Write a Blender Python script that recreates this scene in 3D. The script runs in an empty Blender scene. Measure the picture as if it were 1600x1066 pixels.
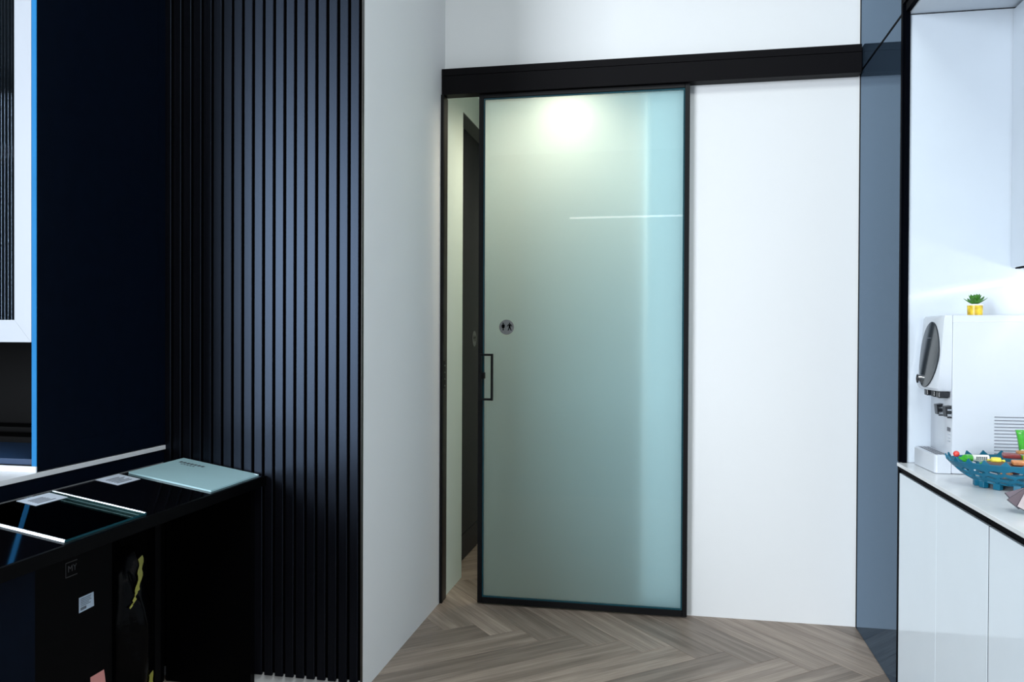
import bpy, bmesh, math, random
from mathutils import Vector, Matrix
from mathutils.bvhtree import BVHTree
random.seed(7)
S = bpy.context.scene
COL = S.collection
PI = math.pi

# ------------------------------------------------------------------ camera
cam_d = bpy.data.cameras.new('camera'); cam = bpy.data.objects.new('camera', cam_d); COL.objects.link(cam)
f_px, yaw, pitch, roll = 1262.5, .192335, -.0082257, .0044813
cy_, sy_ = math.cos(yaw), math.sin(yaw)
r = Vector((cy_, sy_, 0)); fw = Vector((-sy_*math.cos(pitch), cy_*math.cos(pitch), math.sin(pitch))); u = r.cross(fw)
r, u = math.cos(roll)*r + math.sin(roll)*u, -math.sin(roll)*r + math.cos(roll)*u
M = Matrix((r, u, -fw)).transposed().to_4x4(); M.translation = (0, 0, 1.4)
cam.matrix_world = M
cam_d.sensor_width = 36; cam_d.lens = f_px/1600*36; cam_d.clip_start = .02
S.camera = cam

# ------------------------------------------------------------------ light
S.view_settings.view_transform = 'Standard'; S.view_settings.look = 'None'
S.view_settings.gamma = 1; S.view_settings.use_curve_mapping = False
S.view_settings.exposure = 0.26
W = bpy.data.worlds.new('sky'); S.world = W; W.use_nodes = True
bg = W.node_tree.nodes['Background']; bg.inputs[0].default_value = (.78, .91, .98, 1); bg.inputs[1].default_value = .23

def area(name, loc, target, w, h, power, col, spread=None):
    d = bpy.data.lights.new(name, 'AREA'); d.shape = 'RECTANGLE'; d.size = w; d.size_y = h; d.energy = power; d.color = col
    if spread: d.spread = spread
    o = bpy.data.objects.new(name, d); COL.objects.link(o); o.location = loc
    o.rotation_euler = (Vector(target)-Vector(loc)).to_track_quat('-Z', 'Y').to_euler()
    return o
# the full height glazed shop front behind the camera on the left, daylight through it
area('shopfront_daylight', (-8.0, -10.0, 2.80), (-.5, 4.0, 1.9), 5.2, 5.5, 1720, (.865, .935, 1))
# ceiling light panel of the show room
area('ceiling_panel', (.2, .6, 4.55), (.2, .6, 0), 1.6, 1.6, 75, (.92, .99, .97))

# ------------------------------------------------------------------ materials
def mat(name, col, rough=.5, metal=0, spec=.5, stint=None, coat=0, var=0, scale=6, bump=0, bscale=200, emit=None, stretch=None, trans=0):
    m = bpy.data.materials.new(name); m.use_nodes = True
    nt = m.node_tree; b = nt.nodes['Principled BSDF']
    b.inputs['Base Color'].default_value = (*col, 1); b.inputs['Roughness'].default_value = rough
    b.inputs['Metallic'].default_value = metal; b.inputs['Specular IOR Level'].default_value = spec
    b.inputs['Coat Weight'].default_value = coat; b.inputs['Coat Roughness'].default_value = .03
    b.inputs['Transmission Weight'].default_value = trans
    if stint: b.inputs['Specular Tint'].default_value = (*stint, 1)
    tc = nt.nodes.new('ShaderNodeTexCoord'); mp = nt.nodes.new('ShaderNodeMapping')
    nt.links.new(tc.outputs['Object'], mp.inputs['Vector'])
    if stretch: mp.inputs['Scale'].default_value = stretch
    if var:
        n = nt.nodes.new('ShaderNodeTexNoise'); n.inputs['Scale'].default_value = scale; n.inputs['Detail'].default_value = 5
        nt.links.new(mp.outputs['Vector'], n.inputs['Vector'])
        rp = nt.nodes.new('ShaderNodeValToRGB')
        rp.color_ramp.elements[0].position = .3; rp.color_ramp.elements[1].position = .7
        rp.color_ramp.elements[0].color = (*[c*(1-var) for c in col], 1)
        rp.color_ramp.elements[1].color = (*[min(1, c*(1+var)) for c in col], 1)
        nt.links.new(n.outputs['Fac'], rp.inputs['Fac']); nt.links.new(rp.outputs['Color'], b.inputs['Base Color'])
    if bump:
        n2 = nt.nodes.new('ShaderNodeTexNoise'); n2.inputs['Scale'].default_value = bscale; n2.inputs['Detail'].default_value = 3
        nt.links.new(mp.outputs['Vector'], n2.inputs['Vector'])
        bp = nt.nodes.new('ShaderNodeBump'); bp.inputs['Strength'].default_value = bump; bp.inputs['Distance'].default_value = .002
        nt.links.new(n2.outputs['Fac'], bp.inputs['Height']); nt.links.new(bp.outputs['Normal'], b.inputs['Normal'])
    if emit:
        b.inputs['Emission Color'].default_value = (*emit[:3], 1); b.inputs['Emission Strength'].default_value = emit[3]
    return m

def clear_glass(name, tint, ior=1.5, rough=0.0, boost=1.0):
    m = bpy.data.materials.new(name); m.use_nodes = True; nt = m.node_tree; nt.nodes.clear()
    out = nt.nodes.new('ShaderNodeOutputMaterial'); mx = nt.nodes.new('ShaderNodeMixShader')
    t = nt.nodes.new('ShaderNodeBsdfTransparent'); t.inputs[0].default_value = (*tint, 1)
    g = nt.nodes.new('ShaderNodeBsdfGlossy'); g.inputs['Roughness'].default_value = rough
    fr = nt.nodes.new('ShaderNodeFresnel'); fr.inputs[0].default_value = ior
    mu = nt.nodes.new('ShaderNodeMath'); mu.operation = 'MULTIPLY'; mu.inputs[1].default_value = boost; mu.use_clamp = True
    nt.links.new(fr.outputs[0], mu.inputs[0]); nt.links.new(mu.outputs[0], mx.inputs[0])
    nt.links.new(t.outputs[0], mx.inputs[1]); nt.links.new(g.outputs[0], mx.inputs[2]); nt.links.new(mx.outputs[0], out.inputs[0])
    return m

def frosted(name):
    m = bpy.data.materials.new(name); m.use_nodes = True; nt = m.node_tree; nt.nodes.clear()
    out = nt.nodes.new('ShaderNodeOutputMaterial')
    rf = nt.nodes.new('ShaderNodeBsdfRefraction'); rf.inputs['Color'].default_value = (.94, .98, .97, 1)
    rf.inputs['Roughness'].default_value = .80; rf.inputs['IOR'].default_value = 1.42
    tr = nt.nodes.new('ShaderNodeBsdfTranslucent'); tr.inputs['Color'].default_value = (.93, .975, .955, 1)
    df = nt.nodes.new('ShaderNodeBsdfDiffuse'); df.inputs['Color'].default_value = (.47, .74, .84, 1)
    m1 = nt.nodes.new('ShaderNodeMixShader'); m1.inputs[0].default_value = .85
    nt.links.new(rf.outputs[0], m1.inputs[1]); nt.links.new(tr.outputs[0], m1.inputs[2])
    m2 = nt.nodes.new('ShaderNodeMixShader'); m2.inputs[0].default_value = .37
    nt.links.new(m1.outputs[0], m2.inputs[1]); nt.links.new(df.outputs[0], m2.inputs[2])
    nt.links.new(m2.outputs[0], out.inputs[0])
    return m

def plank_mat():
    m = bpy.data.materials.new('oak_plank'); m.use_nodes = True; nt = m.node_tree; b = nt.nodes['Principled BSDF']
    L = nt.links.new; N = nt.nodes.new
    tc = N('ShaderNodeTexCoord'); oi = N('ShaderNodeObjectInfo')
    add = N('ShaderNodeVectorMath'); add.operation = 'ADD'
    cmb = N('ShaderNodeCombineXYZ'); ms = N('ShaderNodeMath'); ms.operation = 'MULTIPLY'; ms.inputs[1].default_value = 37.0
    L(oi.outputs['Random'], ms.inputs[0]); L(ms.outputs[0], cmb.inputs[0]); L(ms.outputs[0], cmb.inputs[1])
    L(tc.outputs['Object'], add.inputs[0]); L(cmb.outputs[0], add.inputs[1])
    mp = N('ShaderNodeMapping'); mp.inputs['Scale'].default_value = (.9, 13, 1); L(add.outputs[0], mp.inputs['Vector'])
    n1 = N('ShaderNodeTexNoise'); n1.inputs['Scale'].default_value = 1.6; n1.inputs['Detail'].default_value = 7; n1.inputs['Distortion'].default_value = .5
    L(mp.outputs[0], n1.inputs['Vector'])
    mp2 = N('ShaderNodeMapping'); mp2.inputs['Scale'].default_value = (4, 130, 1); L(add.outputs[0], mp2.inputs['Vector'])
    n2 = N('ShaderNodeTexNoise'); n2.inputs['Scale'].default_value = 1.0; n2.inputs['Detail'].default_value = 3; L(mp2.outputs[0], n2.inputs['Vector'])
    rp = N('ShaderNodeValToRGB'); e = rp.color_ramp.elements
    e[0].position = .30; e[0].color = (.200, .155, .122, 1); e[1].position = .72; e[1].color = (.41, .33, .27, 1)
    k = e.new(.5); k.color = (.295, .232, .188, 1)
    L(n1.outputs['Fac'], rp.inputs['Fac'])
    mr = N('ShaderNodeMapRange'); mr.inputs['From Min'].default_value = .3; mr.inputs['From Max'].default_value = .7
    mr.inputs['To Min'].default_value = .74; mr.inputs['To Max'].default_value = 1.2; L(n2.outputs['Fac'], mr.inputs['Value'])
    mr2 = N('ShaderNodeMapRange'); mr2.inputs['To Min'].default_value = .76; mr2.inputs['To Max'].default_value = 1.24; L(oi.outputs['Random'], mr2.inputs['Value'])
    mm = N('ShaderNodeMath'); mm.operation = 'MULTIPLY'; L(mr.outputs[0], mm.inputs[0]); L(mr2.outputs[0], mm.inputs[1])
    vm = N('ShaderNodeVectorMath'); vm.operation = 'SCALE'; L(rp.outputs['Color'], vm.inputs[0]); L(mm.outputs[0], vm.inputs['Scale'])
    L(vm.outputs[0], b.inputs['Base Color'])
    b.inputs['Roughness'].default_value = .42; b.inputs['Specular IOR Level'].default_value = .4
    bp = N('ShaderNodeBump'); bp.inputs['Strength'].default_value = .12; bp.inputs['Distance'].default_value = .001
    L(n2.outputs['Fac'], bp.inputs['Height']); L(bp.outputs[0], b.inputs['Normal'])
    return m

m_white = mat('white_wall_paint', (.83, .84, .85), .6, spec=.25, bump=.12, bscale=260)
m_beige = mat('cream_corridor_paint', (.72, .80, .74), .6, spec=.25, bump=.1, bscale=260)
m_ceil = mat('white_ceiling_paint', (.8, .8, .8), .7)
m_floorb = mat('floor_screed', (.06, .05, .045), .7, var=.2)
m_plank = plank_mat()
m_frame = mat('black_aluminium', (.004, .004, .005), .38, spec=.2, bump=.05, bscale=900)
m_frame2 = mat('bronze_aluminium', (.030, .026, .022), .4, spec=.4, bump=.05, bscale=900)
m_track = mat('charcoal_powder_coat', (.005, .0045, .0055), .45, spec=.05, bump=.15, bscale=900)
m_slat = mat('dark_walnut_slat', (.004, .0038, .0055), .36, spec=.37, stint=(.50, .68, 1.0), var=.35, scale=3, stretch=(60, 60, 1.2), bump=.04, bscale=30)
m_slatb = mat('black_slat_backing', (.001, .001, .001), .8, spec=.02)
m_navy = mat('dark_navy_laminate', (.0012, .0035, .010), .55, spec=.06, var=.1, scale=20)
m_blue = mat('blue_edge_banding', (.020, .205, .50), .6, spec=.1, var=.05)
m_shelf = mat('dull_blue_shelf', (.022, .055, .13), .4, spec=.3)
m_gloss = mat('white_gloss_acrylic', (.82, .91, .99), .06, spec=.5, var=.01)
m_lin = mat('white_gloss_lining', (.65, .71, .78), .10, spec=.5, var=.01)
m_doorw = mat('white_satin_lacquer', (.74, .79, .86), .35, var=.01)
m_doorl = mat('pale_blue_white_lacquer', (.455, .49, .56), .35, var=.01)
m_black = mat('matt_black_board', (.0014, .0014, .0018), .5, spec=.05, var=.1)
m_bglos = mat('black_gloss_top', (.002, .002, .003), .07, spec=.5)
m_wtop = mat('white_quartz_top', (.76, .78, .80), .22, var=.06, scale=7, bump=.02)
m_ltop = mat('white_laminate_top', (.82, .83, .86), .3, var=.03, scale=9)
m_greyg = clear_glass('grey_blue_back_painted_glass', (1, 1, 1), 1.36, .02)
_n = m_greyg.node_tree.nodes; _g = [x for x in _n if x.type == 'BSDF_GLOSSY'][0]; _g.inputs['Color'].default_value = (.55, .72, .92, 1)
_d = _n.new('ShaderNodeBsdfDiffuse'); _d.inputs[0].default_value = (.026, .042, .064, 1)
_m = [x for x in _n if x.type == 'MIX_SHADER'][0]; m_greyg.node_tree.links.new(_d.outputs[0], _m.inputs[1])
m_trimgap = mat('black_trim_and_gap_shade', (.0012, .0016, .003), .5, spec=.008)  # black trim colour, also used as painted shade in cabinet gaps
m_gl_front = clear_glass('clear_glass_front', (.95, 1, .985))
m_gl_frost = frosted('frosted_glass_back')
m_gl_edge = mat('green_glass_edge', (.008, .06, .08), .15, spec=.4)
m_clear = clear_glass('clear_glass_sample', (.75, .93, .92))
m_flute = clear_glass('fluted_glass', (.06, .12, .16), 1.5, .04, .8)
[x for x in m_flute.node_tree.nodes if x.type == 'BSDF_GLOSSY'][0].inputs['Color'].default_value = (.62, .78, 1, 1)
m_flute_b = clear_glass('fluted_glass_back', (.5, .6, .66), 1.5, 0, 0)
m_fros_s = mat('pale_green_painted_glass', (.56, .86, .94), .16, spec=.5, var=.02)
m_gedge = mat('ground_glass_edge', (.80, .90, .97), .22, metal=.75)
m_card = mat('white_card', (.74, .82, .95), .5, var=.02)
m_print = mat('dark_print', (.06, .07, .09), .6)
m_steel = mat('brushed_steel_sign', (.19, .195, .20), .45, metal=.2, var=.2, scale=3, stretch=(120, 1, 1))
m_pict = mat('black_pictogram', (.001, .001, .0015), .6, spec=.02)
m_door2 = mat('charcoal_door_laminate', (.022, .021, .026), .5, spec=.3, var=.08, scale=30)
m_recess = mat('grey_door_reveal', (.15, .15, .14), .55)
m_lamp = mat('lit_downlight', (.9, .85, .7), .5, emit=(1, .80, .48, 6))
m_led = mat('led_strip', (.9, .9, .9), .5, emit=(1, .95, .88, 14))
m_disp = mat('white_dispenser_plastic', (.65, .69, .755), .22, spec=.5, var=.01)
m_disp2 = mat('pearl_white_plastic', (.80, .80, .84), .3, spec=.5)
m_dark = mat('smoked_display_plastic', (.035, .045, .055), .12, spec=.5)
m_bplas = mat('black_plastic', (.012, .014, .018), .25)
m_chrome = mat('chrome_ring', (.7, .72, .75), .12, metal=1)
m_slot = mat('vent_slot_shadow', (.16, .17, .20), .6)
m_teal = mat('teal_silicone', (.003, .125, .215), .45, spec=.4, var=.1, scale=14)
m_leaf = mat('succulent_leaf_green', (.05, .20, .02), .45, var=.5, scale=60)
m_pot = mat('yellow_swirl_glaze', (.85, .48, .03), .3, var=.55, scale=45)
m_potw = mat('white_pot_rim', (.85, .85, .82), .35)
m_tape = mat('yellow_plastic_tape', (.30, .29, .05), .4, var=.15, scale=40)
m_bag = mat('black_plastic_film', (.0007, .0007, .001), .16, spec=.06, bump=.4, bscale=30)
m_pink = mat('pink_paper', (.62, .26, .24), .7)
m_lblgr = mat('pale_blue_label', (.42, .52, .64), .6, var=.05, scale=60)
m_faint = mat('faint_grey_print', (.05, .05, .055), .6)
WRAP = {n: mat(n+'_wrapper', c, .28, spec=.6, var=.25, scale=50) for n, c in dict(
    red=(.75, .06, .05), green=(.06, .42, .04), white=(.8, .8, .76), yellow=(.85, .7, .08), brown=(.10, .035, .02),
    orange=(.75, .30, .12), maroon=(.28, .05, .05), tan=(.45, .20, .07)).items()}
m_chipe = mat('dark_chip_core', (.03, .03, .04), .5)
CHIP = [mat('laminate_chip_'+n, c, .35, var=.04) for n, c in (('plum', (.13, .10, .13)), ('mauve', (.10, .07, .09)), ('blush', (.50, .43, .44)),
        ('white', (.62, .64, .71)), ('steel', (.33, .40, .47)), ('slate', (.06, .07, .09)))]

# ------------------------------------------------------------------ mesh helpers
class MB:
    def __init__(s): s.bm = bmesh.new(); s.mi = 0
    def poly(s, pts):
        f = s.bm.faces.new([s.bm.verts.new(p) for p in pts]); f.material_index = s.mi; return f
    def box(s, x0, x1, y0, y1, z0, z1, bev=0, seg=2):
        g = bmesh.ops.create_cube(s.bm, size=1, matrix=Matrix.Translation(((x0+x1)/2, (y0+y1)/2, (z0+z1)/2)) @ Matrix.Diagonal((x1-x0, y1-y0, z1-z0, 1)))
        vs = g['verts']
        for f in {f for v in vs for f in v.link_faces}: f.material_index = s.mi
        if bev:
            bmesh.ops.bevel(s.bm, geom=list({e for v in vs for e in v.link_edges}), offset=bev, segments=seg, affect='EDGES', profile=.5)
        return s
    def prism(s, pts, vec):                                   # closed outline pts, extruded along vec
        n = len(pts); vec = Vector(vec)
        a = [s.bm.verts.new(p) for p in pts]; b = [s.bm.verts.new(Vector(p)+vec) for p in pts]
        fs = [s.bm.faces.new(a[::-1]), s.bm.faces.new(b)]
        for i in range(n): fs.append(s.bm.faces.new((a[i], a[(i+1) % n], b[(i+1) % n], b[i])))
        for f in fs: f.material_index = s.mi
        return s
    def cyl(s, p, q, ra, rb=None, n=20):
        p, q = Vector(p), Vector(q); rb = ra if rb is None else rb; d = q-p
        mt = Matrix.Translation((p+q)/2) @ d.to_track_quat('Z', 'Y').to_matrix().to_4x4()
        bmesh.ops.create_cone(s.bm, cap_ends=True, segments=n, radius1=ra, radius2=rb, depth=d.length, matrix=mt); return s
    def sphere(s, c, rad, sc=(1, 1, 1), rot=None, n=14):
        mt = Matrix.Translation(c) @ (rot.to_4x4() if rot else Matrix()) @ Matrix.Diagonal((*sc, 1))
        bmesh.ops.create_uvsphere(s.bm, u_segments=n, v_segments=max(6, n*2//3), radius=rad, matrix=mt); return s
ORG = {}
def obj(name, mb, material, parent=None, smooth=False, org=None):
    """links the collected shapes as one mesh; geometry is given in world space, origin moved to org"""
    me = bpy.data.meshes.new(name); bm = mb.bm
    bmesh.ops.recalc_face_normals(bm, faces=bm.faces)
    if parent is not None: o0 = ORG[parent.name]
    elif org is not None: o0 = Vector(org)
    else:
        vs = [v.co for v in bm.verts]
        o0 = Vector(((min(v.x for v in vs)+max(v.x for v in vs))/2, (min(v.y for v in vs)+max(v.y for v in vs))/2, min(v.z for v in vs)))
    bmesh.ops.translate(bm, vec=-o0, verts=bm.verts)
    bm.to_mesh(me); bm.free()
    for m in (material if isinstance(material, (list, tuple)) else [material]): me.materials.append(m)
    if smooth:
        for p in me.polygons: p.use_smooth = True
        try: me.set_sharp_from_angle(angle=math.radians(40))
        except Exception: pass
    o = bpy.data.objects.new(name, me); COL.objects.link(o)
    if parent is not None: o.parent = parent
    else: o.location = o0
    ORG[o.name] = o0
    return o
def tag(o, label=None, cat=None, group=None, kind=None):
    if label: o['label'] = label
    if cat: o['category'] = cat
    if group: o['group'] = group
    if kind: o['kind'] = kind
    return o
def thing(name, loc, label, cat, group=None, kind=None):
    o = bpy.data.objects.new(name, None); o.empty_display_size = .05; COL.objects.link(o); o.location = loc; ORG[o.name] = Vector(loc)
    return tag(o, label, cat, group, kind)
def B(*a, **k): return MB().box(*a, **k)
def struct(name, mb, m, parent=None, label=None):
    o = obj(name, mb, m, parent)
    if parent is None: o['kind'] = 'structure'
    if label: o['label'] = label
    return o

# ------------------------------------------------------------------ room shell
CEIL = 4.6
XR = .885                      # front plane of the fitted units on the right
YB = 4.12                      # back wall
YS = 2.955                     # slatted wall
XL = -1.167                    # return wall on the left of the door
floor = struct('floor', B(-7, 1.6, -6, 7.2, -.10, -.012), m_floorb)
# wall with the doorway: right of it, and above it
wb = MB(); wb.box(-.137, 1.6, YB, YB+.12, 0, CEIL); wb.box(XL, -.137, YB, YB+.12, 2.70, CEIL)
struct('wall_back', wb, m_white)
wl = MB(); wl.box(-1.40, XL, YS+.021, 4.135, 0, CEIL)
struct('wall_left', wl, m_white)
wc = MB(); wc.box(-1.40, XL, 4.136, 4.50, 0, 3.2); wc.box(-1.40, XL, 4.50, 5.45, 2.675, 3.2); wc.box(-1.40, XL, 5.45, 7.2, 0, 3.2)
struct('wall_corridor_left', wc, m_beige)
struct('wall_corridor_right', B(.35, .47, 4.24, 7.2, 0, 3.2), m_beige)
struct('wall_corridor_back', B(-1.40, .47, 7.2, 7.3, 0, 3.2), m_beige)
struct('ceiling_corridor', B(XL, .35, 4.241, 7.2, 2.86, 2.96), m_ceil)
struct('wall_slat_side', B(-7, -1.401, YS+.021, YS+.15, 0, CEIL), m_white)
struct('wall_right', B(1.61, 1.7, -2.5, 4.24, 0, CEIL), m_white)
struct('ceiling', B(-7.1, 1.7, -6, 4.24, CEIL, CEIL+.1), m_ceil)

# herringbone planks
WP, LP = .165, .99
ang = math.radians(-50)
du, dv = Vector((math.cos(ang), math.sin(ang))), Vector((-math.sin(ang), math.cos(ang)))
T0 = Vector((.120, 3.575)) - du*LP            # origin so that plank ends fall where the photograph shows them
def clip(poly, ax, lim, keep_less):
    out = []
    for i in range(len(poly)):
        a, b = poly[i], poly[(i+1) % len(poly)]
        ia = (a[ax] <= lim) if keep_less else (a[ax] >= lim); ib = (b[ax] <= lim) if keep_less else (b[ax] >= lim)
        if ia: out.append(a)
        if ia != ib:
            t = (lim-a[ax])/(b[ax]-a[ax]); out.append(a+(b-a)*t)
    return out
rot2 = Matrix.Rotation(ang, 4, 'Z')
def plank(u0, v0, lu, lv, along_u):
    g = .0006
    P = [T0+du*(u0+a)+dv*(v0+b) for a, b in ((g, g), (lu-g, g), (lu-g, lv-g), (g, lv-g))]
    c = sum(P, Vector((0, 0)))/4
    for ax, lim, k in ((0, -2.3, False), (0, 1.0, True), (1, 1.2, False), (1, 6.4, True)):
        P = clip(P, ax, lim, k)
        if len(P) < 3: return
    if all(p.x < XL-.24 and p.y > YS+.03 for p in P) or all(p.y > YB+.13 and p.x > .36 for p in P): return
    th = ang if along_u else ang+PI/2
    R = Matrix.Rotation(-th, 2)
    L = [R @ (p-c) for p in P]
    mb = MB(); n = len(L); ins = .0012
    ctr = sum(L, Vector((0, 0)))/n
    lo = [mb.bm.verts.new((p.x, p.y, -.011)) for p in L]; md = [mb.bm.verts.new((p.x, p.y, -.0012)) for p in L]
    top = []
    for p in L:
        d = ctr-p; top.append(mb.bm.verts.new((p.x+math.copysign(min(ins, abs(d.x)), d.x), p.y+math.copysign(min(ins, abs(d.y)), d.y), 0)))
    mb.bm.faces.new(top)
    for i in range(n):
        j = (i+1) % n; mb.bm.faces.new((lo[i], lo[j], md[j], md[i])); mb.bm.faces.new((md[i], md[j], top[j], top[i]))
    me = bpy.data.meshes.new('plank'); bmesh.ops.recalc_face_normals(mb.bm, faces=mb.bm.faces); mb.bm.to_mesh(me); mb.bm.free(); me.materials.append(m_plank)
    o = bpy.data.objects.new('plank', me); COL.objects.link(o); o.parent = floor
    fo = ORG[floor.name]; o.location = (c.x-fo.x, c.y-fo.y, -fo.z); o.rotation_euler = (0, 0, th)
for n in range(-30, 31):
    for j in range(-3, 4):
        plank(n*WP+2*LP*j, n*WP, LP, WP, True)
        plank((n-1)*WP+2*LP*j, n*WP, WP, LP, False)

pl_ = thing('linear_pendant', (-.5, -2.0, 2.88), 'slim linear pendant lamp mirrored as a thin line in the glass door', 'lamp')
obj('housing', B(-1.25, .25, -2.02, -1.98, 2.882, 2.93, bev=.002), m_frame, pl_)
obj('diffuser', B(-1.24, .24, -2.014, -1.986, 2.862, 2.8815), mat('pendant_diffuser', (.9, .9, .9), .5, emit=(.95, .98, 1, 6.5)), pl_)
for x_ in (-1.1, .1): obj('suspension_wire', MB().cyl((x_, -2, 2.93), (x_, -2, CEIL), .0015, n=8), m_frame, pl_)

# ------------------------------------------------------------------ slatted wall and skirting
sp = thing('slatted_panel', (-1.6, YS, 0), 'dark walnut panel of vertical slats left of the white return wall', 'wall panel')
PITCH, SW = .0447, .0335
obj('backing_board', B(-2.6, -1.1695, YS+.006, YS+.0195, .050, CEIL-.001), m_slatb, sp)
for i in range(31):
    x1 = -1.179 - PITCH*i
    obj('slat', B(x1-SW, x1, YS-.007, YS+.0055, .043, CEIL-.002, bev=.0015, seg=1), m_slat, sp)
obj('edge_trim', B(-1.1690, -1.1675, YS-.002, YS+.0195, .0, CEIL-.003), m_frame2, sp)
bsb = obj('baseboard_left', B(-2.6, -1.1695, YS+.007, YS+.0195, 0, .049), m_white); bsb['kind'] = 'structure'

# ------------------------------------------------------------------ doorway: track cover, jamb, sliding door, corridor door
t1 = thing('trim_1', (-.15, 4.07, 2.64), 'long black cover of the sliding door track on the white wall', 'track cover', kind='structure')
obj('upper_cover', B(XL+.002, .880, 4.046, 4.117, 2.7365, 2.772, bev=.001, seg=1), m_track, t1)
obj('lower_cover', B(XL+.002, .880, 4.0475, 4.117, 2.639, 2.7355, bev=.001, seg=1), m_track, t1)
t2 = thing('trim_2', (XL+.01, 4.08, 0), 'black aluminium jamb on the edge of the white return wall', 'door jamb', kind='structure')
obj('jamb_profile', B(XL+.001, XL+.0155, 4.038, 4.060, .001, 2.637), m_frame, t2)
obj('jamb_side', B(XL+.001, XL+.0125, 4.0605, 4.130, .001, 2.637), m_frame2, t2)
k = obj('strike_plate', B(XL+.0127, XL+.0145, 4.070, 4.090, 1.115, 1.26), m_frame, t2)
for z in (1.13, 1.165, 1.20, 1.235): obj('screw', MB().cyl((XL+.0146, 4.08, z), (XL+.0158, 4.08, z), .005, n=10), m_chrome, t2)

DX0, DX1, DZ0, DZ1, DY0, DY1 = -.9705, .0925, .008, 2.637, 4.068, 4.100
FW = .0235
d1 = thing('door_1', (-.44, 4.085, 0), 'sliding frosted glass door in a slim black frame with restroom sign', 'door', kind='structure')
def bar(x0, x1, z0, z1): return B(x0, x1, DY0, DY1, z0, z1, bev=.0012, seg=1)
obj('stile', bar(DX0, DX0+FW, DZ0, DZ1), m_frame, d1); obj('stile', bar(DX1-FW, DX1, DZ0, DZ1), m_frame, d1)
obj('top_rail', bar(DX0+FW+.0002, DX1-FW-.0002, DZ1-.020, DZ1), m_frame, d1)
obj('bottom_rail', bar(DX0+FW+.0002, DX1-FW-.0002, DZ0, DZ0+.030), m_frame, d1)
gx0, gx1, gz0, gz1 = DX0+FW+.0005, DX1-FW-.0005, DZ0+.0305, DZ1-.0205
gp = MB(); gp.box(gx0, gx1, 4.082, 4.090, gz0, gz1)
gp.bm.faces.ensure_lookup_table(); bmesh.ops.recalc_face_normals(gp.bm, faces=gp.bm.faces)
for f in gp.bm.faces: f.material_index = 0 if f.normal.y < -.9 else (1 if f.normal.y > .9 else 2)
gpane = obj('frosted_pane', gp, [m_gl_front, m_gl_frost, m_gl_edge], d1)
# glazing bead seen as a teal line inside the frame
bd = MB(); bw = .007
bd.box(gx0, gx0+bw, 4.073, 4.0805, gz0, gz1); bd.box(gx1-bw, gx1, 4.073, 4.0805, gz0, gz1)
bd.box(gx0+bw, gx1-bw, 4.073, 4.0805, gz0, gz0+bw); bd.box(gx0+bw, gx1-bw, 4.073, 4.0805, gz1-bw, gz1)
obj('glazing_bead', bd, m_gl_edge, d1)
# pull handle: flat rectangular loop standing off the stile
h = MB(); hx0, hx1, hz0, hz1, ht = -.958, -.886, 1.060, 1.300, .011
h.box(hx1-ht, hx1, 4.036, 4.050, hz0, hz1, bev=.001); h.box(hx0+.0003, hx1-ht, 4.0363, 4.0497, hz1-ht, hz1-.0003); h.box(hx0+.0003, hx1-ht, 4.0363, 4.0497, hz0+.0003, hz0+ht)
h.box(hx0, hx0+ht, 4.036, DY0-.0003, hz0, hz1, bev=.001)
ho = obj('pull_handle', h, m_frame, d1)
obj('latch', B(hx0+ht+.0003, hx0+ht+.016, 4.044, DY0-.0005, 1.172, 1.203, bev=.001), m_frame, ho)
def pictogram(mb, P):
    """woman and man in sign space, P maps (a, b) to a point, extruded along P.n"""
    def q(pts): mb.prism([P(a, b) for a, b in pts], P.n)
    def disc(ca, cb, rr): q([(ca+rr*math.cos(t*PI/8), cb+rr*math.sin(t*PI/8)) for t in range(16)])
    disc(-.0145, .0195, .0034)
    q([(-.0190, .0150), (-.0100, .0150), (-.0095, .0080), (-.0080, -.0040), (-.0125, -.0045), (-.0125, -.0170), (-.0165, -.0170), (-.0165, -.0045), (-.0210, -.0040), (-.0195, .0080)])
    q([(-.0205, .0120), (-.0195, .0135), (-.0205, .0040), (-.0230, .0020), (-.0235, .0040)])
    q([(-.0095, .0135), (-.0083, .0120), (-.0062, .0040), (-.0068, .0020), (-.0088, .0040)])
    disc(.0135, .0195, .0034)
    q([(.0075, .0150), (.0195, .0150), (.0180, .0060), (.0172, -.0020), (.0225, -.0175), (.0190, -.0180), (.0136, -.0040), (.0085, -.0180), (.0050, -.0175), (.0100, -.0020), (.0092, .0060)])
    q([(.0070, .0145), (.0082, .0105), (.0052, .0040), (.0022, .0020), (.0020, .0050)])
    q([(.0200, .0145), (.0190, .0105), (.0222, .0040), (.0250, .0020), (.0252, .0050)])
class Pxz:
    def __init__(s, c, ux, n): s.c = Vector(c); s.u = Vector(ux); s.n = Vector(n)
    def __call__(s, a, b): return s.c + s.u*a + Vector((0, 0, b))
sx, sz = -.8235, 1.437
sg = obj('restroom_sign', MB().cyl((sx, 4.0817, sz), (sx, 4.0795, sz), .0385, n=48), m_steel, d1, smooth=True)
pm = MB(); pictogram(pm, Pxz((sx, 4.0793, sz), (1.2, 0, 0), (0, -.0006, 0))); obj('pictogram', pm, m_pict, sg)

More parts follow.
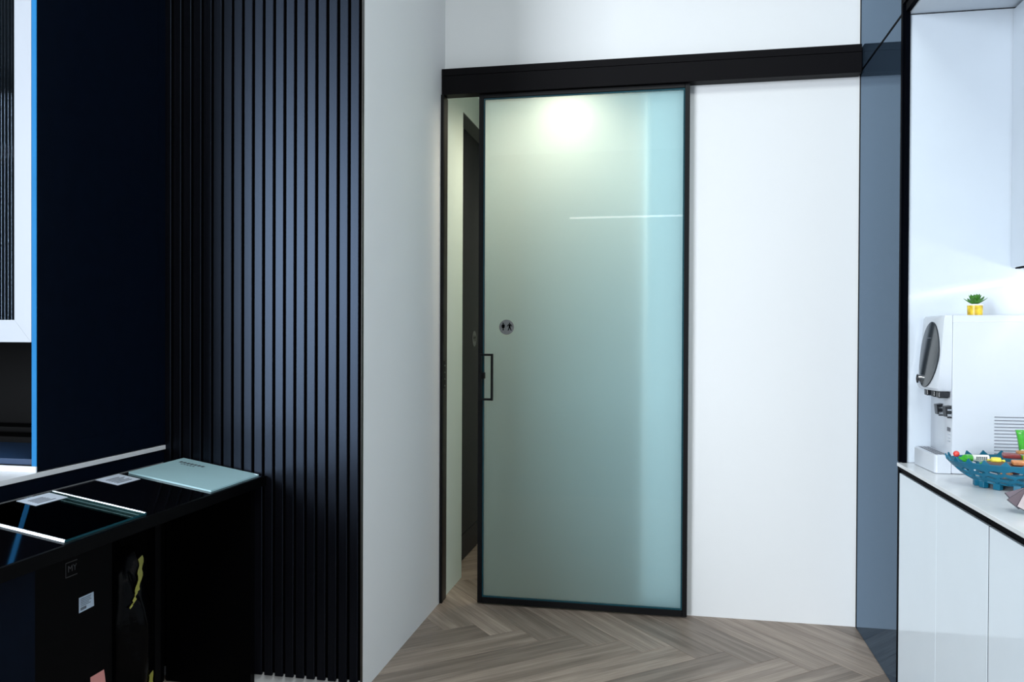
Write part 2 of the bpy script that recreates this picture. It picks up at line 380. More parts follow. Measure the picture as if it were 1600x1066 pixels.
d2 = thing('door_2', (-1.26, 4.95, 0), 'dark charcoal corridor door seen through the open gap', 'door', kind='structure')
obj('door_leaf', B(-1.29, -1.250, 4.503, 5.447, .16, 2.668, bev=.001), m_door2, d2)
obj('kick_board', B(-1.29, -1.247, 4.503, 5.447, .004, .157, bev=.001), m_door2, d2)
obj('reveal_head', B(-1.395, XL-.0005, 4.5005, 5.4495, 2.6700, 2.6748), m_recess, d2)
s2 = obj('door_sign', MB().cyl((-1.2498, 5.125, 1.37), (-1.2465, 5.125, 1.37), .050, n=32), m_steel, d2, smooth=True)
pm = MB(); pictogram(pm, Pxz((-1.2463, 5.125, 1.37), (0, 1.2, 0), (.0006, 0, 0))); obj('pictogram', pm, m_pict, s2)
lt = thing('downlight', (-.575, 4.56, 2.859), 'warm recessed downlight glowing behind the top of the frosted door', 'lamp')
obj('trim_ring', MB().cyl((-.575, 4.56, 2.859), (-.575, 4.56, 2.850), .062, n=32), m_potw, lt)
obj('lens', MB().cyl((-.575, 4.56, 2.8495), (-.575, 4.56, 2.847), .046, n=32), m_lamp, lt)
ld = bpy.data.lights.new('downlight_beam', 'SPOT'); ld.energy = 58; ld.color = (1, .91, .70); ld.spot_size = math.radians(165); ld.spot_blend = .8; ld.shadow_soft_size = .17
lo = bpy.data.objects.new('downlight_beam', ld); COL.objects.link(lo); lo.parent = lt; lo.location = (0, 0, -.012)

# ------------------------------------------------------------------ right: tall grey unit, niche, counter
tc_ = thing('tall_cabinet', (1.2, 3.75, 0), 'tall built-in cabinet faced in glossy grey-blue glass beside the white wall', 'cabinet')
obj('carcass', B(XR+.021, 1.60, 3.412, YB-.002, 0, CEIL-.01), m_trimgap, tc_)
obj('door', B(XR, XR+.02, 3.402, 4.088, .003, 2.650, bev=.001, seg=1), m_greyg, tc_)
obj('upper_door', B(XR, XR+.02, 3.4025, 4.088, 2.662, CEIL-.01, bev=.001, seg=1), m_greyg, tc_)
obj('scribe_strip', B(XR+.001, XR+.02, 4.090, YB-.002, 0, CEIL-.01), m_trimgap, tc_)
obj('joint_rail', B(XR-.001, XR+.02, 3.402, 4.088, 2.6505, 2.6615), m_trimgap, tc_)
cb2 = thing('overhead_cabinet', (1.2, 2.3, 2.72), 'grey glass fronted cabinet above the white niche at the top', 'cabinet')
obj('carcass', B(XR+.021, 1.60, 1.0, 3.400, 2.722, CEIL-.01), m_trimgap, cb2)
for i in range(3): obj('door', B(XR, XR+.02, 3.388-.79*(i+1)+.002, 3.4005-.79*i, 2.722, CEIL-.01, bev=.001, seg=1), m_greyg, cb2)

YN = 3.376                    # end panel of the niche
ns = thing('niche_surround', (1.2, 2.3, .908), 'black framed white gloss niche around the water dispenser', 'niche')
fr = MB()
fr.box(XR-.003, XR+.0215, 3.378, 3.401, .9085, 2.7195, bev=.001, seg=1); fr.box(XR+.004, XR+.0215, 3.362, 3.3775, .9085, 2.652, bev=.001, seg=1)
obj('upright_frame', fr, m_trimgap, ns)
fr = MB(); fr.box(XR-.003, XR+.0215, 1.0, 3.3775, 2.688, 2.7195, bev=.001, seg=1); fr.box(XR+.004, XR+.0215, 1.0, 3.3615, 2.654, 2.687, bev=.001, seg=1)
obj('head_frame', fr, m_trimgap, ns)
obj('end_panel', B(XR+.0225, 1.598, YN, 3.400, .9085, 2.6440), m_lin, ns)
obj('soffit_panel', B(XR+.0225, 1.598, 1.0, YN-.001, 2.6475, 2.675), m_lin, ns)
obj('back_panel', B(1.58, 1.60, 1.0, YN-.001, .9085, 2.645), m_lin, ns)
wc_ = thing('wall_cupboard', (1.42, 2.3, 1.66), 'white gloss wall cupboard high inside the niche at the right edge', 'cupboard')
obj('carcass', B(1.291, 1.578, 1.0, YN-.003, 1.668, 2.640), m_doorw, wc_)
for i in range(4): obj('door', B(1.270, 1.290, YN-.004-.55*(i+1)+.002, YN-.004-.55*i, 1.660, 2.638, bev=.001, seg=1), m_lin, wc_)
obj('bottom_edge', B(1.275, 1.29, 1.2, YN-.03, 1.655, 1.6595), m_trimgap, wc_)
ls = thing('led_strip', (1.36, 2.3, 1.668), 'thin warm white led strip under the wall cupboard', 'lamp')
obj('profile', B(1.352, 1.368, 1.2, YN-.006, 1.630, 1.6675), m_lin, ls)
obj('diffuser', B(1.353, 1.367, 1.2, YN-.006, 1.620, 1.6295), m_led, ls)

wt = tag(obj('worktop', B(XR-.012, 1.579, .8, 3.373, .895, .908, bev=.0012), m_wtop), 'pale stone worktop with a black edge holding the water dispenser', 'worktop')
for i, lab in enumerate(('white gloss base cabinet with two doors next to the grey unit', 'white gloss base cabinet nearer the camera at the right edge')):
    y1 = 3.385-.9015*i; y0 = y1-.8995
    bc = thing('base_cabinet', (1.2, (y0+y1)/2, 0), lab, 'cabinet', 'white base cabinets under the worktop')
    obj('carcass', B(XR+.022, 1.57, y0, y1-.002, .0, .866), m_trimgap, bc)  # coloured black so the door gaps look shaded
    ym = y0 + (y1-y0)/2
    obj('door', B(XR, XR+.02, y0+.0012, ym-.0003, .012, .866, bev=.0008, seg=1), m_gloss, bc)
    obj('door', B(XR, XR+.02, ym+.0003, y1-.004, .012, .866, bev=.0008, seg=1), m_gloss, bc)
    hc = MB(); hc.box(XR+.004, XR+.03, y0, y1-.002, .8685, .880, bev=.001, seg=1); hc.box(XR-.004, XR+.03, y0, y1-.002, .8805, .8945, bev=.001, seg=1)
    obj('handle_channel', hc, m_trimgap, bc)
    if i == 1: obj('gap_shade_strip', B(XR+.001, XR+.0215, y1-.0037, y1+.0028, .012, .866), m_trimgap, bc)  # added black filler standing in for shade between the two units
    if i == 0: obj('end_filler', B(XR-.002, XR+.02, 3.3825, 3.400, .0, .894), m_trimgap, bc)

# ------------------------------------------------------------------ water dispenser
Z0 = .908
wd = thing('water_dispenser', (1.15, 3.24, Z0), 'white countertop water dispenser with dark oval display and louvred side', 'water dispenser')
DYa, DYb = 3.124, 3.366
# body column with its side louvre
obj('body', B(.990, 1.40, DYa, DYb, Z0+.001, 1.476, bev=.006), m_disp, wd, smooth=True)
# protruding head: rounded nose in plan, tapering below
hd = MB(); n = 14
def nose(z, x_nose, x_side, inset):
    pts = []
    for i in range(n+1):
        t = -PI/2 + PI*i/n
        yy = (DYa+DYb)/2 + ((DYb-DYa)/2-inset)*math.sin(t)
        xx = x_side - (x_side-x_nose)*max(0, math.cos(t))**.3
        pts.append((xx, yy, z))
    return pts + [(.989, DYb-inset, z), (.989, DYa+inset, z)][0:2]
levels = [nose(1.203, .936, .974, .008), nose(1.213, .929, .972, .001), nose(1.30, .938, .972, 0), nose(1.40, .949, .974, 0), nose(1.466, .956, .976, 0), nose(1.475, .962, .978, .004)]
rings = [[hd.bm.verts.new(p) for p in lv] for lv in levels]
for a, b in zip(rings, rings[1:]):
    for i in range(len(a)): hd.bm.faces.new((a[i], a[(i+1) % len(a)], b[(i+1) % len(a)], b[i]))
hd.bm.faces.new(rings[0]); hd.bm.faces.new(rings[-1][::-1])
obj('head', hd, m_disp, wd, smooth=True)
obj('lid_seam', B(.99, 1.396, DYa-.0008, DYa+.002, 1.452, 1.4535), m_disp2, wd)
# oval display on the nose
ocy, ocz = 3.230, 1.332
LV = ((1.203, .936, .974), (1.213, .929, .972), (1.30, .938, .972), (1.40, .949, .974), (1.466, .956, .976))
def nose_x(y, z):
    for (za, na, sa), (zb, nb_, sb_) in zip(LV, LV[1:]):
        if z <= zb or zb == 1.466:
            t = (z-za)/(zb-za); xn, xs_ = na+(nb_-na)*t, sa+(sb_-sa)*t; break
    c = max(0, 1-((y-(DYa+DYb)/2)/((DYb-DYa)/2))**2)**.15
    return xs_-(xs_-xn)*c
def patch(ry, rz, off, m=44, rings=7):
    mb = MB(); prev = None; c0 = mb.bm.verts.new((nose_x(ocy, ocz)-off, ocy, ocz))
    for k in range(1, rings+1):
        q = k/rings; ring = []
        for i in range(m):
            y, z = ocy+ry*q*math.cos(2*PI*i/m), ocz+rz*q*math.sin(2*PI*i/m); ring.append(mb.bm.verts.new((nose_x(y, z)-off, y, z)))
        for i in range(m):
            a, b = ring[i], ring[(i+1) % m]
            mb.bm.faces.new((c0, a, b) if prev is None else (prev[i], a, b, prev[(i+1) % m]))
        prev = ring
    back = [mb.bm.verts.new(v.co+Vector((off+.0005, 0, 0))) for v in prev]
    for i in range(m): mb.bm.faces.new((prev[i], prev[(i+1) % m], back[(i+1) % m], back[i]))
    return mb
od = obj('oval_display', patch(.0965, .120, .0035), m_dark, wd, smooth=True)
obj('display_rim', patch(.0980, .1215, .0022), m_bplas, od, smooth=True)
dx_ = nose_x(3.280, 1.240)
obj('dial', MB().cyl((dx_-.003, 3.280, 1.240), (dx_-.014, 3.280, 1.240), .017, n=28), m_chrome, od, smooth=True)
obj('dial_cap', MB().cyl((dx_-.014, 3.280, 1.240), (dx_-.016, 3.280, 1.240), .011, n=28), m_bplas, od, smooth=True)
tx = MB(); tx.box(nose_x(3.235, 1.393)-.0042, nose_x(3.235, 1.393)-.002, 3.215, 3.255, 1.392, 1.3945); obj('display_print', tx, m_slot, od)
# taps and levers
for y in (3.150, 3.205, 3.285):
    nz = obj('nozzle', MB().box(.948, .984, y-.016, y+.016, 1.178, 1.2025, bev=.004), m_bplas, wd)
for y in (3.142, 3.235):
    lv = MB(); lv.prism([(.9885, y-.016, 1.152), (.9885, y-.016, 1.122), (.972, y-.016, 1.112), (.968, y-.016, 1.148)], (0, .032, 0))
    l_ = obj('push_lever', lv, m_bplas, wd)
    for k_ in range(4): obj('lever_spring', B(.974, .988, y-.0225, y-.0165, 1.108+.009*k_, 1.113+.009*k_), m_chrome if k_ % 2 else m_bplas, l_)
mk = MB()
mk.box(.9885, .9898, 3.135, 3.170, 1.058, 1.072); obj('warning_mark', mk, m_slot, wd)
mk = MB()
for i in range(3): mk.box(.9889, .9898, 3.138, 3.165, 1.045-.012*i, 1.048-.012*i)
obj('small_print', mk, m_chrome, wd)
# drip tray
tr = MB(); tr.prism([(.990, DYa, Z0+.001), (.941, DYa, Z0+.001), (.935, DYa+.008, Z0+.001), (.926, DYb-.03, Z0+.001), (.938, DYb, Z0+.001), (.989, DYb, Z0+.001)], (0, 0, .066))
bmesh.ops.bevel(tr.bm, geom=[e for e in tr.bm.edges], offset=.002, segments=1, affect='EDGES')
dt = obj('drip_tray', tr, m_disp, wd)
gr = MB()
for i in range(3):
    for j in range(10): gr.box(.945+.013*i, .953+.013*i, 3.145+.021*j, 3.158+.021*j, Z0+.0672, Z0+.0680)
obj('tray_grid', gr, m_slot, dt)
for i in range(14):
    z = 1.114-.0118*i
    sl = MB(); sl.prism([(1.128, DYa-.0003, z), (1.128, DYa-.0003, z+.003), (1.128, DYa-.0028, z+.001)], (.22, 0, 0))
    obj('louvre', sl, m_slot, wd)

# ------------------------------------------------------------------ succulent on the dispenser
PX, PY, PZ = 1.098, 3.23, 1.4770
su = thing('potted_succulent', (PX, PY, PZ), 'small green succulent in a yellow swirl pot on the dispenser', 'plant')
pt = MB(); pt.cyl((PX, PY, PZ), (PX, PY, PZ+.036), .025, .026, n=28); obj('pot', pt, m_pot, su, smooth=True)
obj('pot_rim', MB().cyl((PX, PY, PZ+.0362), (PX, PY, PZ+.041), .026, .0265, n=28), m_potw, su, smooth=True)
def leaf(yaw_, tilt, L, wd_, base):
    mb = MB(); ns_, nr = 6, 8; rows = []
    for i in range(ns_+1):
        t = i/ns_; w = wd_*(math.sin(PI*min(1, t*.86+.14))**.8)*(1 if t < .98 else .12); th = wd_*.45*(1-t*.7); up = L*.18*t*t
        rows.append([mb.bm.verts.new((L*t, w*math.cos(2*PI*j/nr), up+th*math.sin(2*PI*j/nr)*(.5+.5*(1-t)))) for j in range(nr)])
    for a, b in zip(rows, rows[1:]):
        for j in range(nr): mb.bm.faces.new((a[j], a[(j+1) % nr], b[(j+1) % nr], b[j]))
    mb.bm.faces.new(rows[0]); mb.bm.faces.new(rows[-1])
    mt = Matrix.Translation(base) @ Matrix.Rotation(yaw_, 4, 'Z') @ Matrix.Rotation(-tilt, 4, 'Y')
    bmesh.ops.transform(mb.bm, matrix=mt, verts=mb.bm.verts); return mb
for ring, (cnt, tilt, L, w_) in enumerate(((6, .38, .046, .0105), (6, .85, .038, .0115), (4, 1.25, .030, .009))):
    for i in range(cnt):
        obj('leaf', leaf(2*PI*i/cnt+.5*ring+random.uniform(-.12, .12), tilt+random.uniform(-.08, .08), L*random.uniform(.92, 1.08), w_, (PX, PY, PZ+.0415+.003*ring)), m_leaf, su, smooth=True)

# ------------------------------------------------------------------ teal basket with sweets
CX, CY = 1.172, 2.905
bk = thing('fruit_basket', (CX, CY, Z0), 'teal openwork basket with spiky rim full of sweets on the worktop', 'basket')
def surf(th, t):                                            # t 0 at the base ring, 1 at the rim
    k = min(t, 1.2)**.75
    rx = .165+(.262-.165)*k; ry = .108+(.148-.108)*k
    return Vector((CX+rx*math.cos(th), CY+ry*math.sin(th), Z0+.017+.068*t**1.15))
NC, NR_ = 26, 3
bm_ = MB(); cache = {}
def vtx(th, t):
    key = (round((th % (2*PI))*1e4), round(t*1e4))
    if key not in cache: cache[key] = bm_.bm.verts.new(surf(th, t))
    return cache[key]
dth = 2*PI/NC
for rr in range(NR_):
    t0, t1_ = .02+rr*.26, .02+(rr+1)*.26; tm = (t0+t1_)/2
    for i in range(NC):
        o_ = (rr % 2)*.5
        a0 = (i+o_)*dth; a1 = a0+dth; am = a0+dth/2
        H = [(a0, t0), (am, t0), (a1, t0), (a1, t1_), (am, t1_), (a0, t1_)]
        jit = random.uniform(-.03, .03); s_ = random.uniform(.74, .92)
        inner = []
        for k_ in range(6):
            a_ = (0, .5, 1, 1, .5, 0)[k_]; b_ = (0, 0, 0, 1, 1, 1)[k_]
            ww = (a_-.5)*s_*(.72 if a_ != .5 else 1); hh = (b_-.5)*s_*(.35 if a_ != .5 else 1.0)
            ww *= 1.35
            inner.append(bm_.bm.verts.new(surf(am+ww*dth+jit*dth, tm+hh*(t1_-t0)+.25*jit*ww)))
        outer = [vtx(*p) for p in H]
        for k_ in range(6):
            bm_.bm.faces.new((outer[k_], outer[(k_+1) % 6], inner[(k_+1) % 6], inner[k_]))
tt = .02+NR_*.26
# solid rim band with spikes
NS = NC*2
for i in range(NS):
    a0, a1 = i*dth/2, (i+1)*dth/2
    bm_.bm.faces.new((vtx(a0, tt), vtx(a1, tt), vtx(a1, 1.0), vtx(a0, 1.0)))
for i in range(NS):
    a0, a1 = i*dth/2, (i+1)*dth/2
    if i % 2 == 0:
        tip = bm_.bm.verts.new(surf((a0+a1)/2+dth*.12*(random.random()-.5), 1.06)+Vector((0, 0, .010)))
        bm_.bm.faces.new((vtx(a0, 1.0), vtx(a1, 1.0), tip))
base = bm_.bm.verts.new((CX, CY, Z0+.017))
for i in range(NS): bm_.bm.faces.new((vtx(i*dth/2, .02), vtx((i+1)*dth/2, .02), base))
bo = obj('woven_body', bm_, m_teal, bk)
sm = bo.modifiers.new('thickness', 'SOLIDIFY'); sm.thickness = .005; sm.offset = 0
for i in range(17):
    th = (i+.3)*2*PI/17; p = surf(th, .03)
    ft = MB(); ft.box(-.009, .009, -.011, .011, 0, .020, bev=.001, seg=1)
    bmesh.ops.transform(ft.bm, matrix=Matrix.Translation((p.x, p.y, Z0+.0006)) @ Matrix.Rotation(th, 4, 'Z'), verts=ft.bm.verts)
    obj('foot', ft, m_teal, bk)
def sweet(name, lab, cat, shape, m, loc, rotz=0, tilt=0, extra=None):
    t = obj(name, shape, m, org=(0, 0, 0), smooth=True); t.location = loc; t.rotation_euler = (tilt, 0, rotz); tag(t, lab, cat, 'sweets in the teal basket')
    return t
def wrapped(L, rad):
    mb = MB(); prof = [(-L*.95, rad*.9), (-L*.62, rad*.25), (-L*.5, rad*.9), (0, rad), (L*.5, rad*.9), (L*.62, rad*.25), (L*.95, rad*.9)]
    rg = [[mb.bm.verts.new((x, rr*math.cos(2*PI*j/10)*(1 if abs(x) < L*.7 else 1.15), rr*math.sin(2*PI*j/10)*(1 if abs(x) < L*.7 else .35))) for j in range(10)] for x, rr in prof]
    for a, b in zip(rg, rg[1:]):
        for j in range(10): mb.bm.faces.new((a[j], a[(j+1) % 10], b[(j+1) % 10], b[j]))
    mb.bm.faces.new(rg[0]); mb.bm.faces.new(rg[-1]); return mb
def barshape(L, w, h): return MB().box(-L/2, L/2, -w/2, w/2, -h/2, h/2, bev=min(w, h)*.25)
ZB = Z0+.030
sweet('sweet', 'round red sweet at the left tip of the teal basket', 'sweet', MB().sphere((0, 0, 0), .010, n=14), WRAP['red'], (CX-.237, CY+.0, 1.011))
sweet('wrapped_sweet', 'green twist wrapped sweet beside the round red one', 'sweet', wrapped(.026, .014), WRAP['green'], (CX-.212, CY-.028, 1.001), .6, .2)
sweet('wrapped_sweet', 'dark green wrapped sweet under the white roll', 'sweet', wrapped(.028, .012), WRAP['green'], (CX-.175, CY-.055, .984), 1.1, .1)
rl = sweet('sweet_roll', 'white sweet roll with black print left in the basket', 'sweet', MB().cyl((-.025, 0, 0), (.025, 0, 0), .011, n=16), WRAP['white'], (CX-.172, CY-.020, 1.002), .1, 0)
pb = MB()
for i in range(6): pb.box(-.016+.006*i, -.0125+.006*i, -.0115, -.0100, -.004, .006)
p_ = obj('printed_band', pb, m_print, rl); p_.location = ORG[rl.name]
sweet('wrapped_sweet', 'yellow and green twist wrapped sweet right of the white roll', 'sweet', wrapped(.026, .011), WRAP['yellow'], (CX-.130, CY-.035, .998), -.2, .1)
sweet('chocolate_bar', 'long brown chocolate bar lying across the front of the basket', 'chocolate bar', barshape(.16, .034, .012), WRAP['brown'], (CX-.085, CY-.055, .985), .06, .35)
sweet('chocolate_bar', 'orange and red striped bar on top of the brown one', 'chocolate bar', barshape(.075, .022, .012), WRAP['orange'], (CX-.055, CY-.060, .9965), .05, .3)
sweet('chocolate_bar', 'maroon wrapped bar at the back of the basket', 'chocolate bar', barshape(.07, .03, .014), WRAP['maroon'], (CX-.045, CY+.045, 1.004), -.2, .15)
sweet('chocolate_box', 'dark brown chocolate box at the right of the basket', 'chocolate box', barshape(.12, .07, .022), WRAP['brown'], (CX+.048, CY-.030, .997), -.05, .35)
sweet('chocolate_bar', 'tan wafer bar lying on the brown chocolate box', 'chocolate bar', barshape(.15, .02, .010), WRAP['tan'], (CX+.02, CY+.005, 1.022), .06, .1)
for i, (x, y, c, lab) in enumerate(((-.06, .0, 'maroon', 'small maroon sweet in the middle of the basket'), (.03, .03, 'red', 'small red sweet behind the orange bar'),
        (-.12, .055, 'yellow', 'small yellow sweet by the far rim of the basket'), (-.12, -.085, 'tan', 'small tan sweet by the near rim of the basket'),
        (.03, -.10, 'orange', 'small orange sweet low by the near rim'), (.02, .07, 'white', 'small white sweet low by the far rim'),
        (-.05, -.105, 'red', 'small red sweet low behind the near basket wall'), (-.005, -.09, 'yellow', 'small yellow sweet low behind the near basket wall'))):
    sweet('wrapped_sweet', lab, 'sweet', wrapped(.024, .012), WRAP[c], (CX+x, CY+y, ZB+.022), i*1.3, .2)
sb = MB(); n = 8; rows = []
for i in range(n+1):
    t = i/n; w = .030+.050*t; rows.append([sb.bm.verts.new((sx_*w, .004*math.sin(6*t+sx_), .0+.105*t)) for sx_ in (-.5, -.15, .2, .5)])
for a, b in zip(rows, rows[1:]):
    for j in range(3): sb.bm.faces.new((a[j], a[j+1], b[j+1], b[j]))
gb = sweet('snack_bag', 'bright green foil snack bag standing up at the right of basket', 'snack bag', sb, WRAP['green'], (1.160, CY+.025, .988), .1, 0)
sm = gb.modifiers.new('thickness', 'SOLIDIFY'); sm.thickness = .012; sm.offset = 0
w_ = obj('white_corner', MB().sphere((-.022, -.010, .032), .010, (1, .4, 1)), WRAP['white'], gb); w_.location = (0, 0, 0)
w_ = obj('yellow_corner', MB().box(-.020, -.008, -.0125, -.0085, .008, .026), WRAP['yellow'], gb)

# ------------------------------------------------------------------ fan of laminate chips
fan_p = Vector((.959, 2.456, Z0))                       # where the white chip touches the worktop
ti = math.radians(42)
e_r = Vector((.98, .19, 0)); e_u = Vector((-.19*math.cos(ti), .98*math.cos(ti), math.sin(ti))); e_n = e_r.cross(e_u)
piv = Vector((1.0116, 2.5291, .9680)) - e_u*.010
FM = Matrix((e_r, e_u, e_n)).transposed().to_4x4(); FM.translation = piv
fn = thing('sample_fan', fan_p, 'fan of small laminate colour chips propped up on the worktop', 'sample chips')
for i, (an, L, m) in enumerate(((196, .082, 0), (210, .094, 1), (228, .094, 2), (249, .095, 3), (268, .066, 4), (284, .05, 5))):
    c = MB(); c.box(-.012, L, -.019, .019, -.0018, .0018, bev=.0012, seg=1)
    c.bm.normal_update()
    for f in c.bm.faces: f.material_index = 0 if abs(f.normal.z) > .8 else 1
    bmesh.ops.transform(c.bm, matrix=FM @ Matrix.Rotation(math.radians(an), 4, 'Z') @ Matrix.Translation((0, 0, .0038*i)), verts=c.bm.verts)
    obj('chip', c, [CHIP[m], m_chipe], fn)
rv = MB(); rv.cyl((0, 0, -.003), (0, 0, .025), .005, n=14); bmesh.ops.transform(rv.bm, matrix=FM, verts=rv.bm.verts); obj('rivet', rv, m_chrome, fn)
pp = MB(); pp.prism([piv+e_r*.004-e_n*.003, piv-e_r*.004-e_n*.003, Vector((piv.x-.004, piv.y+.05, Z0+.001)), Vector((piv.x+.004, piv.y+.05, Z0+.001))], (0, .003, 0)); obj('prop', pp, CHIP[5], fn)

# ------------------------------------------------------------------ left: tall display cabinet on a worktop
XC, YC = -2.006, 2.267
dc = thing('display_cabinet', (-3.2, 2.6, .945), 'navy wall cabinet with white framed fluted glass door at the left', 'cabinet')
sd = obj('side_panel', B(XC-.0175, XC-.0015, YC+.003, YS-.009, .948, CEIL-.02), m_navy, dc)
st = MB()
st.box(XC-.0013, XC, YC+.003, YC+.083, .956, CEIL-.02); st.box(XC-.0013, XC, YS-.055, YS-.009, .956, CEIL-.02); st.box(XC-.0013, XC, YC+.083, YS-.055, .956, 1.03)
obj('side_frame', st, m_navy, sd)
obj('edge_band', B(XC-.0175, XC, YC, YC+.0025, .966, CEIL-.02), m_blue, dc)
obj('back_panel', B(-4.4, XC-.018, YS-.03, YS-.009, .966, CEIL-.02), m_black, dc)
obj('top_shelf', B(-4.4, XC-.018, YC+.03, YS-.031, 1.372, 1.392), m_black, dc)
obj('niche_floor', B(-4.4, XC-.018, YC+.02, YS-.031, .9665, .985), m_shelf, dc)
obj('bottom_rail', B(-4.4, XC, YC-.002, YC+.0025, .9455, .9655), m_doorw, dc)
for y, z in ((2.62, .985), (2.78, 1.0)):
    obj('display_step', B(-4.35, XC-.02, y, y+.12, .9855, z+.022), m_black, dc)
cd = thing('door', (0, 0, 0), None, None); cd.parent = dc; cd.location = -ORG[dc.name]; ORG[cd.name] = Vector((0, 0, 0))
fx0, fx1, fz0, fz1, sw_, rw_ = -4.4, XC-.019, 1.3675, CEIL-.02, .063, .072
y0, y1 = YC, YC+.021
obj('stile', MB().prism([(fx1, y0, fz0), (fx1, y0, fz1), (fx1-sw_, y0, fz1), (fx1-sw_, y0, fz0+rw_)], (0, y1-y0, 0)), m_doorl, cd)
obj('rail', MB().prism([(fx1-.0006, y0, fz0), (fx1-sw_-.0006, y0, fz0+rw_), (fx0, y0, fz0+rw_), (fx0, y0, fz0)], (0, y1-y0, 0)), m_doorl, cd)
fg = MB(); fp = .0128; xs = []; x = fx1-sw_-.0003; pts = []
while x > fx0:
    for i in range(8):
        t = i/8; pts.append((x-fp*t, YC+.012-.0032*math.sin(PI*t)))
    x -= fp
a = [fg.bm.verts.new((p[0], p[1], fz0+rw_+.0003)) for p in pts]; b = [fg.bm.verts.new((p[0], p[1], fz1)) for p in pts]
for i in range(len(pts)-1): fg.bm.faces.new((a[i], a[i+1], b[i+1], b[i]))
q = [fg.bm.verts.new(v) for v in ((pts[0][0], YC+.016, fz0+rw_+.0003), (pts[-1][0], YC+.016, fz0+rw_+.0003), (pts[-1][0], YC+.016, fz1), (pts[0][0], YC+.016, fz1))]
qf = fg.bm.faces.new(q); qf.material_index = 1
obj('fluted_pane', fg, [m_flute, m_flute_b], cd, smooth=True)
tag(obj('worktop', B(-4.4, XC+.003, 1.2, YS-.009, .928, .945, bev=.0008, seg=1), m_ltop), 'thin white worktop under the navy cabinet at the left', 'worktop')
nb = thing('base_cabinet', (-3.2, 2.1, 0), 'dark navy base cabinet under the thin white worktop', 'cabinet')
obj('side_panel', B(XC-.022, XC-.004, 1.2, YS-.009, 0, .927), m_navy, nb)
obj('carcass', B(-4.4, XC-.0225, 1.22, YS-.009, .0, .927), m_navy, nb)

# ------------------------------------------------------------------ black sloped display counter with glass samples
SL = .165
def zs(x): return .907-SL*(x+2.006)
XF = -1.572
def slab(x0, x1, y0, y1, off, th, mb=None):
    mb = mb or MB(); mb.prism([(x0, y0, zs(x0)+off), (x1, y0, zs(x1)+off), (x1, y0, zs(x1)+off+th), (x0, y0, zs(x0)+off+th)], (0, y1-y0, 0)); return mb
ct = thing('display_counter', (-1.79, 2.1, 0), 'black sloping display counter holding glass samples at the left', 'counter')
obj('sloped_top', slab(-1.936, XF-.001, 1.2, YS-.010, -.02, .02), m_bglos, ct)
obj('front_fascia', B(XF-.0005, XF+.012, 1.2, YS-.010, .800, zs(XF)+.001, bev=.001), m_black, ct)
obj('end_panel', B(-1.98, -1.610, YS-.040, YS-.010, 0, .810), m_black, ct)
obj('support_panel', B(-1.98, -1.600, 1.2, 1.803, 0, .798), m_navy, ct)
obj('leg', B(-1.70, -1.67, 2.40, 2.43, 0, .825), m_black, ct)
obj('back_panel', B(-2.005, -1.985, 1.2, YS-.045, 0, .865), m_black, ct)  # added black sheet standing in for deep shade under the counter
SX0, SX1 = -1.912, -1.585
fs = thing('glass_sample', (-1.75, 2.76, zs(-1.75)), 'square pale frosted glass sample on the counter near the slats', 'glass sample')
obj('pane', slab(SX0, SX1, 2.593, 2.930, .0004, .006), m_fros_s, fs)
def lines(mb, x0, x1, y0, y1, off, along='x', n=3, fill=.45):
    for i in range(n):
        a_ = y0+(y1-y0)*(i+.25)/n; b_ = a_+(y1-y0)/n*fill
        slab(x0, x1-(x1-x0)*.25*random.random(), a_, b_, off, .0003, mb)
    return mb
pr = MB()
for i in range(7): slab(-1.885+.0155*i, -1.875+.0155*i, 2.855, 2.874, .0066, .0003, pr)
for i in range(5): slab(-1.865+.0125*i, -1.857+.0125*i, 2.835, 2.843, .0066, .0003, pr)
obj('printed_mark', pr, m_print, fs)
obj('corner_chip', slab(SX1-.016, SX1-.001, 2.922, 2.9295, .0066, .0006), m_gedge, fs)
cg = thing('glass_sample', (-1.75, 2.06, zs(-1.75)), 'clear glass sample with bright ground edges on the black counter', 'glass sample')
ya, yb = 1.888, 2.232
obj('pane', slab(SX0, SX1, ya+.0052, yb-.0072, .0004, .0055), m_clear, cg)
def gedge(y0, y1, th=.0055):
    mb = MB(); mb.prism([(SX0, y0, zs(SX0)+.0004), (SX0, y1, zs(SX0)+.0004), (SX0, y1, zs(SX0)+.0004+th), (SX0, y0+th*.24, zs(SX0)+.0004+th)], (SX1-SX0, 0, zs(SX1)-zs(SX0))); return mb
obj('ground_edge', gedge(yb-.007, yb, .0075), m_gedge, cg)
obj('ground_edge', gedge(ya, ya+.005, .0065), m_gedge, cg)
obj('front_edge', slab(SX1+.0003, SX1+.0018, ya, yb, .0004, .0055), m_gl_edge, cg)
def card(x0, x1, y0, y1, off, lab):
    c = tag(obj('label_card', slab(x0, x1, y0, y1, off, .0008), m_card), lab, 'label card')
    mb = MB(); w = x1-x0
    for i in range(5): slab(x0+w*(.3+.12*i), x0+w*(.35+.12*i), y0+(y1-y0)*.15, y0+(y1-y0)*(.55+.3*random.random()), off+.001, .0002, mb)
    obj('printed_text', mb, m_print, c); return c
card(-1.928, -1.840, 2.440, 2.560, .0004, 'white label card lying on the black counter beside the frosted sample')
card(-1.905, -1.838, 2.075, 2.205, .0063, 'white label card lying on the clear glass sample')

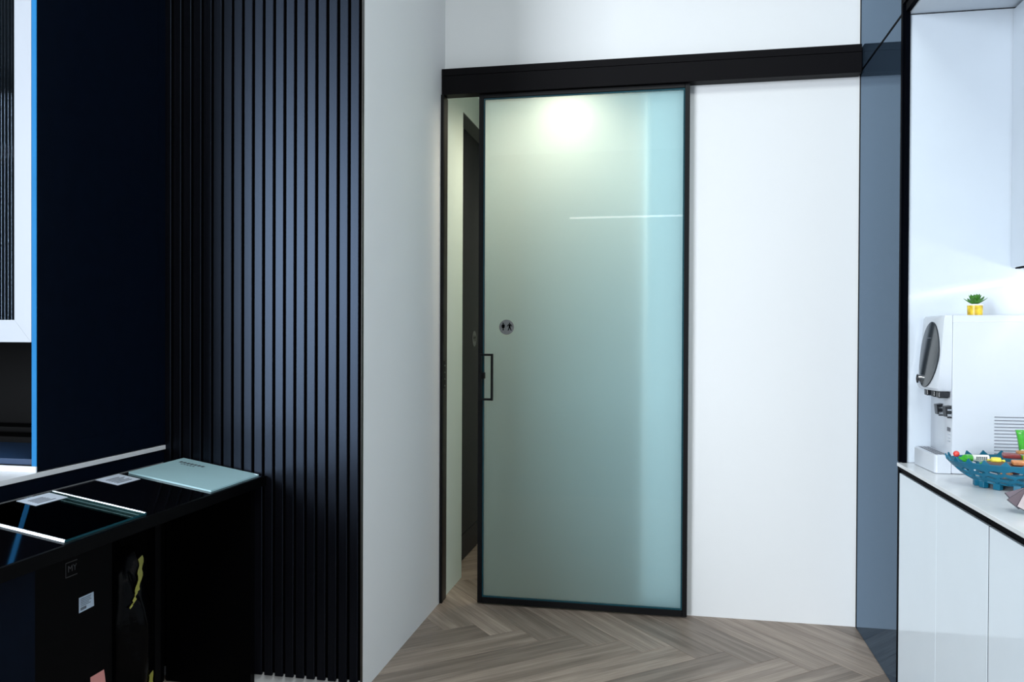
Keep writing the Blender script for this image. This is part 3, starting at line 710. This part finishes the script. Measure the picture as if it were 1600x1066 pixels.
# things standing under the counter
bx = thing('carton', (-1.80, 2.0, 0), 'tall black carton under the sloping counter with a small printed label', 'box')
obj('carton_body', B(-1.96, -1.662, 1.835, 2.178, .001, .784, bev=.002), m_black, bx)
lb = MB(); lb.prism([(-1.6615, 2.036, .636), (-1.6615, 2.036, .592), (-1.6615, 2.098, .594), (-1.6615, 2.096, .636)], (.0006, 0, 0))
lo_ = obj('box_label', lb, m_lblgr, bx)
pr = MB()
for i in range(5): pr.box(-1.6607, -1.6603, 2.042, 2.088-.012*random.random(), .6295-.005*i, .6312-.005*i)
for i in range(9): pr.box(-1.6607, -1.6603, 2.042+.0027*i, 2.0435+.0027*i, .5975, .606)
obj('label_print', pr, m_print, lo_)
fc = bpy.data.curves.new('carton_mark', 'FONT'); fc.body = 'MY'; fc.size = .026; fc.extrude = .0002
to = bpy.data.objects.new('carton_mark', fc); COL.objects.link(to)
bpy.context.view_layer.update()
me = bpy.data.meshes.new_from_object(to); bpy.data.objects.remove(to)
to = bpy.data.objects.new('carton_mark', me); me.materials.clear(); me.materials.append(m_faint); COL.objects.link(to); to.parent = bx
to.rotation_euler = (PI/2, 0, PI/2); to.location = Vector((-1.6612, 1.992, .722))-ORG[bx.name]
bf = MB()
for (a_, b_, c_, d_) in ((1.984, 2.030, .7485, .7505), (1.984, 2.030, .708, .710), (1.984, 1.9855, .71, .7485)): bf.box(-1.6615, -1.6611, a_, b_, c_, d_)
obj('mark_frame', bf, m_faint, bx)
pk = tag(obj('pink_slip', MB().prism([(-1.6608, 2.082, .388), (-1.6608, 2.085, .30), (-1.6608, 2.155, .30), (-1.6608, 2.140, .388)], (.0006, 0, 0)), m_pink), 'pink paper slip stuck low on the black carton', 'paper')
bgm = MB(); bmesh.ops.create_icosphere(bgm.bm, subdivisions=4, radius=1)
from mathutils import noise
for v in bgm.bm.verts:
    d = v.co.normalized(); nn = noise.noise(d*2.2)*.10+noise.noise(d*6)*.05+noise.noise(d*14)*.02
    q_ = d*(1+nn); v.co = Vector((-1.750+q_.x*.115, 2.305+q_.y*.095, .372+(max(-1, q_.z)*.36 if q_.z < 0 else q_.z*.36)))
    v.co.z = max(.002, v.co.z)
bvh = BVHTree.FromBMesh(bgm.bm)
bag = tag(obj('plastic_bag', bgm, m_bag, smooth=True), 'tall crumpled black plastic bag under the counter with yellow tape', 'bag')
ORG[bag.name] = bag.location.copy()
def tape(path, w):
    mb = MB(); rows = []
    for i, (y, z) in enumerate(path):
        row = []; hits = [bvh.ray_cast(Vector((-1.2, y+k_*w/2, z)), Vector((-1, 0, 0)))[0] for k_ in (-1, 0, 1)]; hx_ = max([h_.x for h_ in hits if h_] or [-1.66])
        for s_ in (-1, 1):
            p = Vector((0, y+s_*w/2, z+.004*s_)); hit = bvh.ray_cast(Vector((-1.2, p.y, p.z)), Vector((-1, 0, 0)))[0]
            row.append(mb.bm.verts.new((hx_+.003, p.y, p.z)))
        rows.append(row)
    for a, b in zip(rows, rows[1:]): mb.bm.faces.new((a[0], a[1], b[1], b[0]))
    return mb
def path(a, b, n=10): return [(a[0]+(b[0]-a[0])*i/n+.004*math.sin(i*1.3), a[1]+(b[1]-a[1])*i/n) for i in range(n+1)]
for a_, b_, w in (((2.335, .672), (2.29, .575), .022), ((2.287, .572), (2.262, .535), .014), ((2.345, .295), (2.37, .20), .02)):
    tp = obj('yellow_tape', tape(path(a_, b_), w), m_tape, bag); sm = tp.modifiers.new('thickness', 'SOLIDIFY'); sm.thickness = .001
